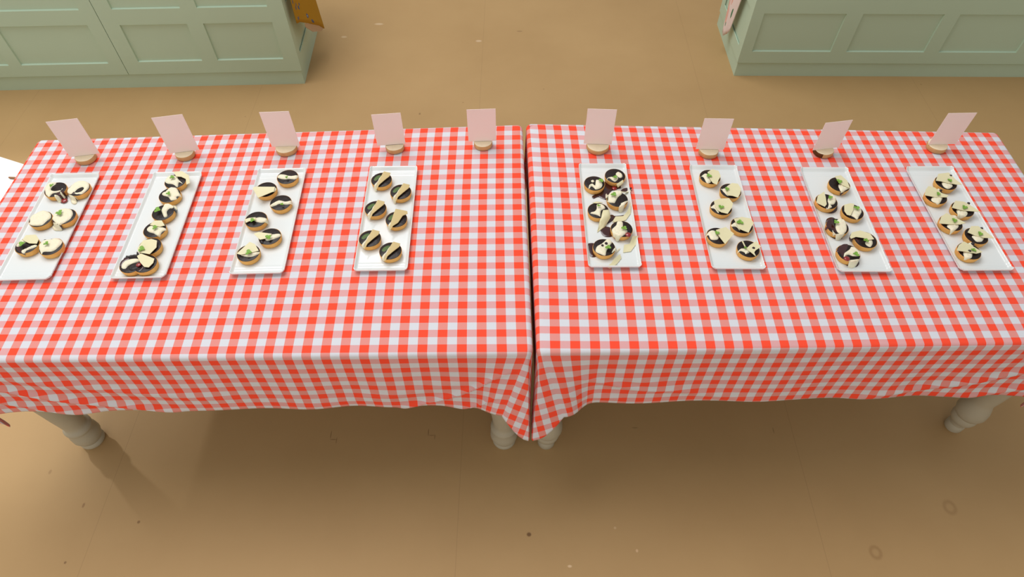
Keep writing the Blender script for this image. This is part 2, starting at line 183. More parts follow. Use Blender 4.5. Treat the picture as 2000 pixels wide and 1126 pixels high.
def gingham():
    m = bpy.data.materials.new('red_gingham'); m.use_nodes = True; nt = m.node_tree; N = nt.nodes; L = nt.links
    b = N['Principled BSDF']; b.inputs['Roughness'].default_value = .85; b.inputs['Specular IOR Level'].default_value = .12
    uv = N.new('ShaderNodeUVMap'); uv.uv_map = 'UVMap'
    sp = N.new('ShaderNodeSeparateXYZ'); L.new(uv.outputs[0], sp.inputs[0])
    def stripe(out):
        a = N.new('ShaderNodeMath'); a.operation = 'ADD'; a.inputs[1].default_value = .25; L.new(out, a.inputs[0])
        f = N.new('ShaderNodeMath'); f.operation = 'FRACT'; L.new(a.outputs[0], f.inputs[0])
        c = N.new('ShaderNodeMath'); c.operation = 'LESS_THAN'; c.inputs[1].default_value = .5; L.new(f.outputs[0], c.inputs[0])
        return c.outputs[0]
    sx, sy = stripe(sp.outputs[0]), stripe(sp.outputs[1])
    def mix(fac, a, c):
        mx = N.new('ShaderNodeMixRGB'); L.new(fac, mx.inputs[0])
        for k, v in ((1, a), (2, c)):
            if isinstance(v, tuple): mx.inputs[k].default_value = (*lin(v), 1)
            else: L.new(v, mx.inputs[k])
        return mx.outputs[0]
    white, across, along, red = (214, 216, 222), (221, 166, 166), (226, 146, 137), (252, 82, 56)
    no = mix(sy, white, across); yes = mix(sy, along, red)
    L.new(mix(sx, no, yes), b.inputs['Base Color'])
    tcn = N.new('ShaderNodeTexNoise'); tcn.inputs['Scale'].default_value = 9; tcn.inputs['Detail'].default_value = 2
    L.new(uv.outputs[0], tcn.inputs['Vector']); tcn.inputs['Scale'].default_value = .5
    bp = N.new('ShaderNodeBump'); bp.inputs['Strength'].default_value = .25; bp.inputs['Distance'].default_value = .01
    L.new(tcn.outputs['Fac'], bp.inputs['Height']); L.new(bp.outputs[0], b.inputs['Normal'])
    return m
M_GING = gingham()

def floor_mat():
    m = bpy.data.materials.new('tan_floor'); m.use_nodes = True; nt = m.node_tree; N = nt.nodes; L = nt.links
    b = N['Principled BSDF']; b.inputs['Roughness'].default_value = .62; b.inputs['Specular IOR Level'].default_value = .35
    geo = N.new('ShaderNodeNewGeometry')
    n = N.new('ShaderNodeTexNoise'); n.inputs['Scale'].default_value = 1.6; n.inputs['Detail'].default_value = 6; n.inputs['Roughness'].default_value = .55
    L.new(geo.outputs['Position'], n.inputs['Vector'])
    rp = N.new('ShaderNodeValToRGB'); rp.color_ramp.elements[0].position = .3; rp.color_ramp.elements[1].position = .75
    rp.color_ramp.elements[0].color = (*lin((174, 141, 94)), 1); rp.color_ramp.elements[1].color = (*lin((184, 151, 103)), 1)
    L.new(n.outputs['Fac'], rp.inputs[0]); cur = rp.outputs[0]
    v = N.new('ShaderNodeTexVoronoi'); v.inputs['Scale'].default_value = 5.0; L.new(geo.outputs['Position'], v.inputs['Vector'])
    lt = N.new('ShaderNodeMath'); lt.operation = 'LESS_THAN'; lt.inputs[1].default_value = .028; L.new(v.outputs['Distance'], lt.inputs[0])
    sc = N.new('ShaderNodeMath'); sc.operation = 'MULTIPLY'; sc.inputs[1].default_value = .35; L.new(lt.outputs[0], sc.inputs[0])
    def blend(fac, col):
        nonlocal cur
        mx = N.new('ShaderNodeMixRGB'); L.new(fac, mx.inputs[0]); L.new(cur, mx.inputs[1]); mx.inputs[2].default_value = (*lin(col), 1); cur = mx.outputs[0]
    blend(sc.outputs[0], (130, 96, 60))
    # scuffs, crumbs and ring stains where the photo shows them: x, y, half width, half depth, strength, colour, ring
    marks = [(.061, .679, .009, .008, .8, (96, 62, 30), 0), (1.208, .626, .02, .022, .3, (120, 80, 40), .5), (1.513, .777, .022, .025, .25, (120, 80, 40), .5),
             (.193, .578, .008, .005, .8, (220, 190, 150), 0), (.418, .628, .005, .006, .8, (215, 180, 140), 0), (.352, .702, .005, .005, .6, (210, 180, 140), 0),
             (-.825, 3.739, .03, .012, .6, (215, 190, 155), 0), (-1.017, 3.599, .02, .012, .5, (215, 190, 155), 0), (-.206, 3.563, .02, .012, .5, (220, 195, 165), 0),
             (.039, 3.668, .02, .008, .4, (120, 92, 62), 0), (-.499, 2.881, .006, .01, .5, (100, 72, 45), 0), (-1.471, .77, .005, .01, .5, (110, 70, 40), 0),
             (-1.262, .714, .006, .006, .6, (100, 62, 34), 0), (-1.457, .582, .005, .005, .6, (100, 62, 34), 0), (-1.636, .888, .006, .01, .4, (130, 95, 60), 0),
             (-.664, 1.035, .002, .018, .55, (100, 62, 34), 0), (-.652, 1.016, .014, .0025, .4, (100, 62, 34), 0), (-.640, 1.012, .002, .014, .45, (100, 62, 34), 0),
             (-.306, 1.046, .002, .016, .5, (90, 54, 28), 0), (-.292, 1.034, .013, .0025, .35, (90, 54, 28), 0), (-.281, 1.028, .002, .012, .4, (90, 54, 28), 0),
             (.971, 1.06, .002, .014, .4, (70, 40, 16), 0), (.459, 1.068, .012, .003, .3, (70, 40, 16), 0)]
    for (x, y, hw, hd, st, col, ring) in marks:
        s = N.new('ShaderNodeVectorMath'); s.operation = 'SUBTRACT'; s.inputs[1].default_value = (x, y, 0); L.new(geo.outputs['Position'], s.inputs[0])
        d = N.new('ShaderNodeVectorMath'); d.operation = 'DIVIDE'; d.inputs[1].default_value = (hw, hd, 1); L.new(s.outputs[0], d.inputs[0])
        ln = N.new('ShaderNodeVectorMath'); ln.operation = 'LENGTH'; L.new(d.outputs[0], ln.inputs[0])
        mr = N.new('ShaderNodeMapRange'); mr.interpolation_type = 'SMOOTHSTEP'
        mr.inputs['From Min'].default_value = .5; mr.inputs['From Max'].default_value = 1.15; mr.inputs['To Min'].default_value = st; mr.inputs['To Max'].default_value = 0
        if ring:
            r_ = N.new('ShaderNodeMath'); r_.operation = 'SUBTRACT'; r_.inputs[1].default_value = .8; L.new(ln.outputs['Value'], r_.inputs[0])
            ab = N.new('ShaderNodeMath'); ab.operation = 'ABSOLUTE'; L.new(r_.outputs[0], ab.inputs[0])
            mr.inputs['From Min'].default_value = 0; mr.inputs['From Max'].default_value = .5; L.new(ab.outputs[0], mr.inputs['Value'])
        else: L.new(ln.outputs['Value'], mr.inputs['Value'])
        blend(mr.outputs['Result'], col)
    # faint butt joints between floor boards
    sp = N.new('ShaderNodeSeparateXYZ'); L.new(geo.outputs['Position'], sp.inputs[0])
    for ax, off, per in (('X', -.18, 1.22),):
        a = N.new('ShaderNodeMath'); a.operation = 'SUBTRACT'; a.inputs[1].default_value = off; L.new(sp.outputs[ax], a.inputs[0])
        f = N.new('ShaderNodeMath'); f.operation = 'PINGPONG'; f.inputs[1].default_value = per / 2; L.new(a.outputs[0], f.inputs[0])
        c = N.new('ShaderNodeMath'); c.operation = 'LESS_THAN'; c.inputs[1].default_value = .0012; L.new(f.outputs[0], c.inputs[0])
        e = N.new('ShaderNodeMath'); e.operation = 'MULTIPLY'; e.inputs[1].default_value = .22; L.new(c.outputs[0], e.inputs[0])
        blend(e.outputs[0], (120, 90, 60))
    L.new(cur, b.inputs['Base Color'])
    bp = N.new('ShaderNodeBump'); bp.inputs['Strength'].default_value = .12; bp.inputs['Distance'].default_value = .004
    n2 = N.new('ShaderNodeTexNoise'); n2.inputs['Scale'].default_value = 30; n2.inputs['Detail'].default_value = 4; L.new(geo.outputs['Position'], n2.inputs['Vector'])
    L.new(n2.outputs['Fac'], bp.inputs['Height']); L.new(bp.outputs[0], b.inputs['Normal'])
    return m

# ------------------------------------------------------------------ floor
bm = bmesh.new(); box(bm, -7, 7, -5, 10, -.05, 0)
fl = bm_obj('floor', bm, floor_mat()); fl['kind'] = 'structure'; fl['label'] = 'tan painted board floor with small scuffs'

M_CANVAS = mat('marquee_canvas', (228, 226, 216), .8, .1)
for nm, b in (('wall_back', (-7, 7, 9.9, 10)), ('wall_front', (-7, 7, -5, -4.9)), ('wall_left', (-7, -6.9, -4.9, 9.9)), ('wall_right', (6.9, 7, -4.9, 9.9))):
    bm = bmesh.new(); box(bm, b[0], b[1], b[2], b[3], 0, 2.6)
    o = bm_obj(nm, bm, M_CANVAS); o['kind'] = 'structure'; o['label'] = 'pale canvas marquee side, ' + nm.split('_')[1]

# ------------------------------------------------------------------ cabinets
def cabinet(label, loc, rz, x0, x1, units, panels, depth):
    """front face at local y=0; units = list of (x0,x1); panels = per unit list of (x0,x1,z0,z1)"""
    t = empty('kitchen_island', loc, rz, label, 'kitchen island')
    H = .88
    bm = bmesh.new(); box(bm, x0 + .003, x1 - .003, .022, depth, .085, H); bm_obj('body', bm, M_SAGE, t)
    bm = bmesh.new(); box(bm, x0 + .001, x1 - .001, .007, depth, 0, .086); bm_obj('plinth', bm, M_SAGE, t)
    bm = bmesh.new(); box(bm, x0 - .02, x1 + .02, -.03, depth + .03, H + .001, H + .036, .005); bm_obj('worktop', bm, mat('pale_worktop', (196, 178, 148), .4, .4), t)
    for (a, b), ps in zip(units, panels):
        xs = sorted({a, b, *[p[0] for p in ps], *[p[1] for p in ps]}); zs = sorted({.088, H - .004, *[p[2] for p in ps], *[p[3] for p in ps]})
        bm = bmesh.new(); g = {}
        inside = lambda i, k: any(p[0] <= xs[i] + 1e-6 and xs[i + 1] <= p[1] + 1e-6 and p[2] <= zs[k] + 1e-6 and zs[k + 1] <= p[3] + 1e-6 for p in ps)
        def V(x, y, z):
            key = (round(x, 4), round(y, 4), round(z, 4))
            if key not in g: g[key] = bm.verts.new((x, y, z))
            return g[key]
        for i in range(len(xs) - 1):
            for k in range(len(zs) - 1):
                if not inside(i, k): bm.faces.new([V(xs[i], 0, zs[k]), V(xs[i + 1], 0, zs[k]), V(xs[i + 1], 0, zs[k + 1]), V(xs[i], 0, zs[k + 1])])
        for (p0, p1, z0, z1) in ps:            # bevelled recess
            s, d = .0035, .009
            o = [(p0, z0), (p1, z0), (p1, z1), (p0, z1)]; q = [(p0 + s * .6, z0 + s), (p1 - s * .6, z0 + s), (p1 - s * .6, z1 - s * .3), (p0 + s * .6, z1 - s * .3)]
            for e in range(4):
                f = (e + 1) % 4
                # outer edge may be subdivided by the grid: the lip faces only need matching positions
                bm.faces.new([bm.verts.new((o[e][0], 0, o[e][1])), bm.verts.new((o[f][0], 0, o[f][1])), bm.verts.new((q[f][0], d, q[f][1])), bm.verts.new((q[e][0], d, q[e][1]))])
            bm.faces.new([bm.verts.new((x, d, z)) for x, z in q])
        # edges of the slab
        za, zb = zs[0], zs[-1]
        for P in ([(a, 0, za), (a, 0, zb), (a, .021, zb), (a, .021, za)], [(b, 0, za), (b, .021, za), (b, .021, zb), (b, 0, zb)], [(a, 0, zb), (b, 0, zb), (b, .021, zb), (a, .021, zb)], [(a, 0, za), (a, .021, za), (b, .021, za), (b, 0, za)], [(a, .021, za), (a, .021, zb), (b, .021, zb), (b, .021, za)]):
            bm.faces.new([bm.verts.new(p) for p in P])
        bmesh.ops.remove_doubles(bm, verts=bm.verts, dist=1e-5)
        bm_obj('front_panel', bm, M_SAGE, t)
    return t
def side_panel(t, x, sgn, y0, y1, rows):
    """framed end panel: stiles and rails with a recessed field"""
    bm = bmesh.new()
    xa, xb = (x, x + .005) if sgn > 0 else (x - .005, x)
    w = .06
    box(bm, xa, xb, y0, y0 + w, .088, .875); box(bm, xa, xb, y1 - w, y1, .088, .875)
    for z0, z1 in rows: box(bm, xa, xb, y0 + w, y1 - w, z0, z1)
    bm_obj('end_frame', bm, M_SAGE, t)
yl = .0441
row = lambda xs, *zz: [(a, b, z0, z1) for a, b in xs for z0, z1 in zz]
L0 = Vector((-1.163, 3.132, 0))      # right front corner of the left island
ca = cabinet('sage green panelled island at the upper left with a mustard cloth on its end', L0, yl, -2.6, 0,
             [(-2.6, -1.86), (-1.857, -.932), (-.929, 0)],
             [row([(-2.53, -2.2), (-2.13, -1.93)], (.158, .383), (.463, .83)),
              row([(-1.80, -1.53), (-1.464, -1.006)], (.158, .382), (.463, .83)),
              row([(-.846, -.507), (-.425, -.075)], (.163, .378), (.463, .83))], .56, )
side_panel(ca, 0, 1, .0, .56, [(.088, .16), (.38, .45), (.81, .875)])
R0 = Vector((1.253, 3.225, 0))
cb = cabinet('sage green panelled island at the upper right with a pink floral cloth on its end', R0, 0, 0, 2.7,
             [(0, 2.7)], [row([(.056, .487), (.572, .998), (1.078, 1.505), (1.585, 2.01), (2.09, 2.52)], (.159, .382)) + row([(.056, .998), (1.078, 2.01)], (.50, .83))], .53)
side_panel(cb, 0, -1, .0, .53, [(.088, .16), (.38, .45), (.81, .875)])

# ------------------------------------------------------------------ tables
def leg_profile(kind):
    if kind == 'vase':
        return [(.0, .0), (.036, .0), (.042, .008), (.042, .018), (.037, .026), (.043, .036), (.049, .055), (.048, .08), (.041, .1), (.043, .106), (.047, .112), (.047, .12), (.041, .127),
                (.036, .134), (.037, .15), (.043, .22), (.05, .32), (.053, .4), (.05, .46), (.038, .5), (.036, .51), (.046, .52), (.046, .535), (.04, .545), (.04, .56)]
    return [(0, 0), (.027, 0), (.031, .006), (.031, .03), (.027, .038), (.029, .043), (.029, .056), (.033, .062), (.041, .07), (.044, .085), (.043, .1), (.04, .106), (.046, .112),
            (.052, .13), (.05, .155), (.043, .18), (.036, .2), (.036, .215), (.04, .26), (.044, .33), (.044, .4), (.04, .46), (.034, .5), (.033, .51), (.038, .52), (.038, .535), (.04, .545), (.04, .56)]
def table(label, quad, kinds, insets):
    """quad: BL, BR, FR, FL corners of the top"""
    c = sum((Vector(q) for q in quad), Vector((0, 0))) / 4
    t = empty('trestle_table', (c.x, c.y, 0), 0, label, 'table')
    Q = [Vector(q) - c for q in quad]
    ins = [Vector((q.x - math.copysign(.018, q.x), q.y - math.copysign(.014, q.y))) for q in Q]
    bm = bmesh.new()
    lo = [bm.verts.new((q.x, q.y, .722)) for q in ins]; hi = [bm.verts.new((q.x, q.y, .753)) for q in ins]
    bm.faces.new(lo); bm.faces.new(hi)
    for k in range(4): bm.faces.new([lo[k], lo[(k + 1) % 4], hi[(k + 1) % 4], hi[k]])
    bm_obj('tabletop', bm, M_WOOD, t)
    for k, (dx, dy) in enumerate(insets):
        p = Q[k] + Vector((dx, dy))
        vs, fs = lathe(leg_profile(kinds[k]), 36)
        lo_ = mesh_obj('leg', [(x + p.x, y + p.y, z) for x, y, z in vs], fs, M_LEG, t)
        bm = bmesh.new(); box(bm, p.x - .034, p.x + .034, p.y - .034, p.y + .034, .56, .72, .004); bm_obj('leg_block', bm, M_LEG, lo_)
    P = [Q[k] + Vector(insets[k]) for k in range(4)]
    for k in range(4):
        a, b = P[k], P[(k + 1) % 4]; d = (b - a).normalized(); n = Vector((-d.y, d.x)) * .011
        a = a + d * .035; b = b - d * .035
        bm = bmesh.new()
        v = [bm.verts.new((q.x, q.y, z)) for z in (.63, .72) for q in (a - n, b - n, b + n, a + n)]
        for f in ((0, 1, 2, 3), (4, 5, 6, 7), (0, 1, 5, 4), (1, 2, 6, 5), (2, 3, 7, 6), (3, 0, 4, 7)): bm.faces.new([v[i] for i in f])
        bm_obj('apron_rail', bm, M_LEG, t)
QL = [(-1.632, 1.772), (.034, 1.866), (.057, .924), (-1.622, .886)]
QR = [(.047, 1.872), (1.694, 1.836), (1.686, .969), (.067, .924)]
table('turned-leg table carrying the left half of the display', QL, ['vase'] * 4, [(.09, -.09), (-.09, -.09), (-.083, .094), (.094, .125)])
table('turned-leg table carrying the right half of the display', QR, ['ball'] * 4, [(.09, -.09), (-.09, -.09), (-.044, .112), (.060, .085)])

# ------------------------------------------------------------------ gingham cloths
RIDGE = 20
PER = .05; ASP = .0455; TOP = .76; OVER = .288
def sstep(a, b, x):
    t = max(0, min(1, (x - a) / (b - a))); return t * t * (3 - 2 * t)
def cloth(label, quad, maps, seam, folds):
    """quad BL,BR,FR,FL; seam = index of the front corner that meets the other table (2 = right front, 3 = left front)"""
    Q = [Vector(q) for q in quad]; r = .012; rc = .020
    def ij(x, y):
        X, Y = x, y - 1.4; mon = (1, X, Y, X * X, X * Y, Y * Y, X * X * Y, X ** 3)
        return sum(a * b for a, b in zip(maps[0], mon)), sum(a * b for a, b in zip(maps[1], mon))
    # perimeter stations, going FL -> FR -> BR -> BL : each has base point, outward normal, kind
    order = [3, 2, 1, 0]; C = [Q[k] for k in order]
    st = []
    for e in range(4):
        a, b = C[e], C[(e + 1) % 4]; d = (b - a).normalized(); n = Vector((d.y, -d.x)); Ln = (b - a).length
        N_ = 260 if e == 0 else (90 if e in (1, 3) else 150)
        for k in range(N_ + 1):
            s = rc + (Ln - 2 * rc) * k / N_
            st.append(dict(p=a + d * s, n=n, e=e, s=s, L=Ln, phi=None, over=1.0, d=d))
        c = b; n2d = (C[(e + 2) % 4] - b).normalized(); n2 = Vector((n2d.y, -n2d.x))
        cc = c - d * rc + n2d * rc          # centre of the rounded corner
        for k in range(1, 28):
            ph = math.pi / 2 * k / 28
            nn = (n * math.cos(ph) + n2 * math.sin(ph)).normalized()
            m_ = max(math.cos(ph), math.sin(ph)); over = min(1 / m_, 1.25); pf = ph if e == 0 else math.pi / 2 - ph
            if (seam == 2 and e == 0) or (seam == 3 and e == 3):
                fr = pf / math.radians(RIDGE); over = 1 + .27 * (math.sin(min(1, fr) * math.pi / 2) ** (1.6 if seam == 2 else 1.2) if fr < 1 else math.cos((pf - math.radians(RIDGE)) / (math.pi / 2 - math.radians(RIDGE)) * math.pi / 2))
            st.append(dict(p=cc + nn * rc, n=nn, e=e, s=Ln, L=Ln, phi=ph, over=over, c=cc, n1=n, n2=n2, d=d, d2=n2d))
    NB = 44; vs, uv, fs = [], [], []
    ns = len(st)
    seam_e = {2: 0, 3: 3}[seam]              # corner that closes edge e
    for q in st:
        p, n = q['p'], q['n']; i0, j0 = ij(p.x, p.y)
        for k in range(NB + 1):
            bt = k / NB; b = bt ** 1.0 * OVER * q['over']
            # --- material coordinates
            ui = i0 + n.x * b / PER; uj = j0 - n.y * b / ASP
            if q['phi'] is None:
                m = {0: (0, 1), 1: (1, 0), 2: (0, -1), 3: (-1, 0)}[q['e']]
                ui = i0 + m[0] * b / PER; uj = j0 + m[1] * b / ASP
            else:
                ui = i0 + n.x * b / PER; uj = j0 - n.y * b / ASP
            # --- round over the table edge
            th = min(b / r, math.pi / 2); out = r * math.sin(th); dz = r * (1 - math.cos(th)); h = max(0, b - r * math.pi / 2)
            dirv = Vector((0, 0, -1.0)) + Vector((n.x, n.y, 0)) * .03
            side = 0
            # closeness to each front corner for the spread of the corner folds
            if q['phi'] is not None and q['e'] in (0, 3):
                ph = q['phi'] if q['e'] == 0 else math.pi / 2 - q['phi']      # 0 on the front edge, 90deg on the side
                sg = 1 if q['e'] == 0 else -1                               # +1: right front corner
                isseam = (q['e'] == seam_e)
                if isseam:
                    RS = .030 if sg > 0 else .058
                    f = min(1, ph / math.radians(RIDGE))
                    if f < 1: dx = (-.27 * (1 - f) ** 1.15 + RS * f) * sg; dy = -.22 - .07 * math.sin(f * math.pi / 2)
                    else:
                        g = 1 - (ph - math.radians(RIDGE)) / math.radians(90 - RIDGE); dx = RS * g * sg; dy = -.29 * g ** 1.6
                    dirv = Vector((dx, dy, -1))
                else:
                    w = sstep(0, .60, ph) * (1 - sstep(math.pi / 2 - .60, math.pi / 2, ph)); dirv = Vector((-sg * (.03 * math.cos(ph) + (.30 if sg < 0 else .31) * w), -.03 - .08 * w * math.cos(ph), -1))
            elif q['e'] == 0:
                for end, cs in ((0, q['s']), (1, q['L'] - q['s'])):
                    isseam = (seam_e == 0 and end == 1) or (seam_e == 3 and end == 0)
                    sg = 1 if end else -1
                    if isseam:
                        g = 1 - sstep(0, .20, cs); dirv += Vector((-.27 * g * sg, -.19 * g ** 1.3, 0))
                    else:
                        g = 1 - sstep(0, .20, cs); dirv += Vector((-.03 * g * sg, -.02 * g, 0))
            elif q['e'] in (1, 3):
                cs = q['s'] if q['e'] == 1 else q['L'] - q['s']
                isseam = (q['e'] == 1 and seam_e == 0) or (q['e'] == 3 and seam_e == 3)
                if isseam: dirv = Vector((0, 0, -1)) - Vector((n.x, n.y, 0)) * .02
                
            elif q['phi'] is not None:
                w = math.sin(2 * q['phi'])
                dirv += Vector((n.x, n.y, 0)) * (.18 * w if q['e'] != (1 if seam_e == 0 else 2) else .0)
            dirv.normalize()
            # --- drag folds on the front drop
            bulge = 0
            if q['e'] == 0 and q['phi'] is None:
                a_ = q['s']; hb = h / OVER
                for (xa, ha, xb, hb2, wd, amp) in folds:      # crease segment from (xa,ha) to (xb,hb2), all as metres along the edge and down
                    t = (a_ - xa) / (xb - xa)
                    if -.25 < t < 1.25:
                        hc = ha + (hb2 - ha) * max(-.25, min(1.25, t)); hc += .02 * math.sin(math.pi * max(0, min(1, t)))
                        bulge += amp * math.exp(-((h - hc) / wd) ** 2) * sstep(-.2, .2, t) * (1 - sstep(.75, 1.25, t))
                bulge += .0035 * hb * math.sin(a_ * 21 + 1.3 * math.sin(a_ * 5)) + .004 * hb * noise.noise(Vector((a_ * 3, h * 4, seam)))
            base = Vector((p.x, p.y, TOP - dz)) + Vector((n.x, n.y, 0)) * (out - r)
            v = base + dirv * h + Vector((n.x, n.y, 0)) * bulge
            vs.append(v); uv.append((ui, uj))
    for a in range(ns):
        b_ = (a + 1) % ns
        for k in range(NB):
            fs.append((a * (NB + 1) + k, a * (NB + 1) + k + 1, b_ * (NB + 1) + k + 1, b_ * (NB + 1) + k))
    # --- flat top: triangulated between the rim and a 3 cm grid
    ring = [Vector((vs[a * (NB + 1)].x, vs[a * (NB + 1)].y)) for a in range(ns)]
    pts = list(ring); x0, x1 = min(p.x for p in ring), max(p.x for p in ring); y0, y1 = min(p.y for p in ring), max(p.y for p in ring)
    def inside(x, y, mrg):
        for e in range(4):
            a, b = C[e], C[(e + 1) % 4]; d = (b - a).normalized()
            if (Vector((x, y)) - a).dot(Vector((-d.y, d.x))) < mrg: return False
        return True
    y = y0
    while y < y1:
        x = x0
        while x < x1:
            if inside(x, y, r + .012): pts.append(Vector((x, y)))
            x += .03
        y += .03
    V2, E2, F2, ov, _, _ = delaunay_2d_cdt(pts, [], [list(range(ns))], 1, 1e-6)
    idx = []
    for k, q in enumerate(V2):
        src = [i for i in ov[k] if i < ns] if ov[k] else []
        if src: idx.append(src[0] * (NB + 1))
        else: idx.append(len(vs)); vs.append(Vector((q.x, q.y, TOP))); uv.append(ij(q.x, q.y))
    for f in F2: fs.append(tuple(idx[i] for i in f))
    # material coordinates start where the cloth leaves the flat top
    for a, q in enumerate(st):
        for k in range(NB + 1):
            v = a * (NB + 1) + k
            if q['phi'] is None:
                m = {0: (0, 1), 1: (1, 0), 2: (0, -1), 3: (-1, 0)}[q['e']]; uv[v] = (uv[v][0] - m[0] * r / PER, uv[v][1] - m[1] * r / ASP)
            else: uv[v] = (uv[v][0] - q['n'].x * r / PER, uv[v][1] + q['n'].y * r / ASP)
    o = mesh_obj('tablecloth', vs, fs, M_GING, None, True, uv)
    md = o.modifiers.new('cloth_thickness', 'SOLIDIFY'); md.thickness = .0015; md.offset = -1
    tag(o, label, 'tablecloth', 'red and white gingham tablecloths')
    return o
fL = [(.02, .05, .62, .27, .015, .011), (.0, .13, .40, .28, .015, .009), (.10, .03, .80, .20, .02, .005),
      (1.30, .27, 1.60, .09, .010, .010), (1.42, .28, 1.61, .19, .008, .007), (1.0, .25, 1.5, .12, .03, .004)]
fR = [(.10, .10, .42, .20, .012, .006), (.25, .12, .70, .27, .02, .004), (1.62, .04, 1.02, .25, .015, .009), (1.62, .12, 1.28, .28, .015, .008), (.05, .16, .25, .24, .012, .005)]
cloth('red and white gingham tablecloth on the left table, under five cards', QL, MAPS[0], 2, fL)
cloth('red and white gingham tablecloth on the right table, under four cards', QR, MAPS[1], 3, fR)

# ------------------------------------------------------------------ platters
def platter_mesh(W_=.156, L_=.437):
    nx, ny = 40, 90; vs, fs = [], []
    hw, hl = W_ / 2, L_ / 2
    def hgt(x, y):
        ex = hw - abs(x); ey = hl - abs(y)
        z = .0045
        z += .0075 * (1 - sstep(0, .009, ex)) ** 1.0
        z += .010 * (1 - sstep(.0, .016, ey))
        z += .0011 * sum(math.exp(-((ey - c) / .0012) ** 2) for c in (.020, .025, .030))
        return min(z, .0165)
    def grid(f):
        base = len(vs)
        for j in range(ny + 1):
            for i in range(nx + 1):
                u, v = i / nx * 2 - 1, j / ny * 2 - 1
                u = math.copysign(1 - (1 - abs(u)) ** 1.6, u); v = math.copysign(1 - (1 - abs(v)) ** 1.8, v)
                x, y = u * hw, v * hl
                # rounded corners
                R = .010; ax, ay = abs(x) - (hw - R), abs(y) - (hl - R)
                if ax > 0 and ay > 0:
                    m = max(ax, ay); l = math.hypot(ax, ay); ax, ay = ax * m / l, ay * m / l
                    x = math.copysign(hw - R + ax, x); y = math.copysign(hl - R + ay, y)
                vs.append(f(x, y))
        for j in range(ny):
            for i in range(nx):
                a = base + j * (nx + 1) + i; q = (a, a + 1, a + nx + 2, a + nx + 1); fs.append(q if base == 0 else q[::-1])
        return base
    grid(lambda x, y: (x, y, hgt(x, y)))
    def bot(x, y):
        e = min(hw - abs(x), hl - abs(y)); return (x, y, max(.0006, hgt(x, y) - .0042) if e < .022 else .0006)
    b2 = grid(bot)
    ring = [i for i in range(nx + 1)] + [j * (nx + 1) + nx for j in range(1, ny + 1)] + [ny * (nx + 1) + i for i in range(nx - 1, -1, -1)] + [j * (nx + 1) for j in range(ny - 1, 0, -1)]
    for k in range(len(ring)):
        a, b = ring[k], ring[(k + 1) % len(ring)]; fs.append((a, a + b2, b + b2, b))
    return vs, fs
TRAY = ['leftmost platter', 'second platter from left', 'third platter from left', 'fourth platter from left',
        'saucy platter beside the seam', 'third platter from right', 'second platter from right', 'rightmost platter']
pl_lab = ['long white platter at the left end holding three pairs of cream-smothered tarts',
          'long white platter with a single diagonal file of messy cream tarts',
          'long white platter of six zigzag tarts with flat cream bands',
          'long white platter of six tarts topped with upright caramel shards',
          'long white platter smeared with dark red sauce, just right of the seam',
          'long white platter of six tidy pale-topped tarts, second right of the seam',
          'long white platter with tarts slipping in dark sauce, second from the right',
          'long white platter at the right end holding three staggered pairs']
pv, pf = platter_mesh(); proto = None
for k, (x, y, a) in enumerate(PLATES):
    if proto is None: o = proto = mesh_obj('platter', pv, pf, M_PLATE)
    else: o = proto.copy(); COL.objects.link(o)
    o.location = (x, y, TOP + .0016); o.rotation_euler = (0, 0, a)
    tag(o, pl_lab[k], 'platter', 'long white platters of tarts')
ZP = TOP + .0016 + .0047       # top of the platter well

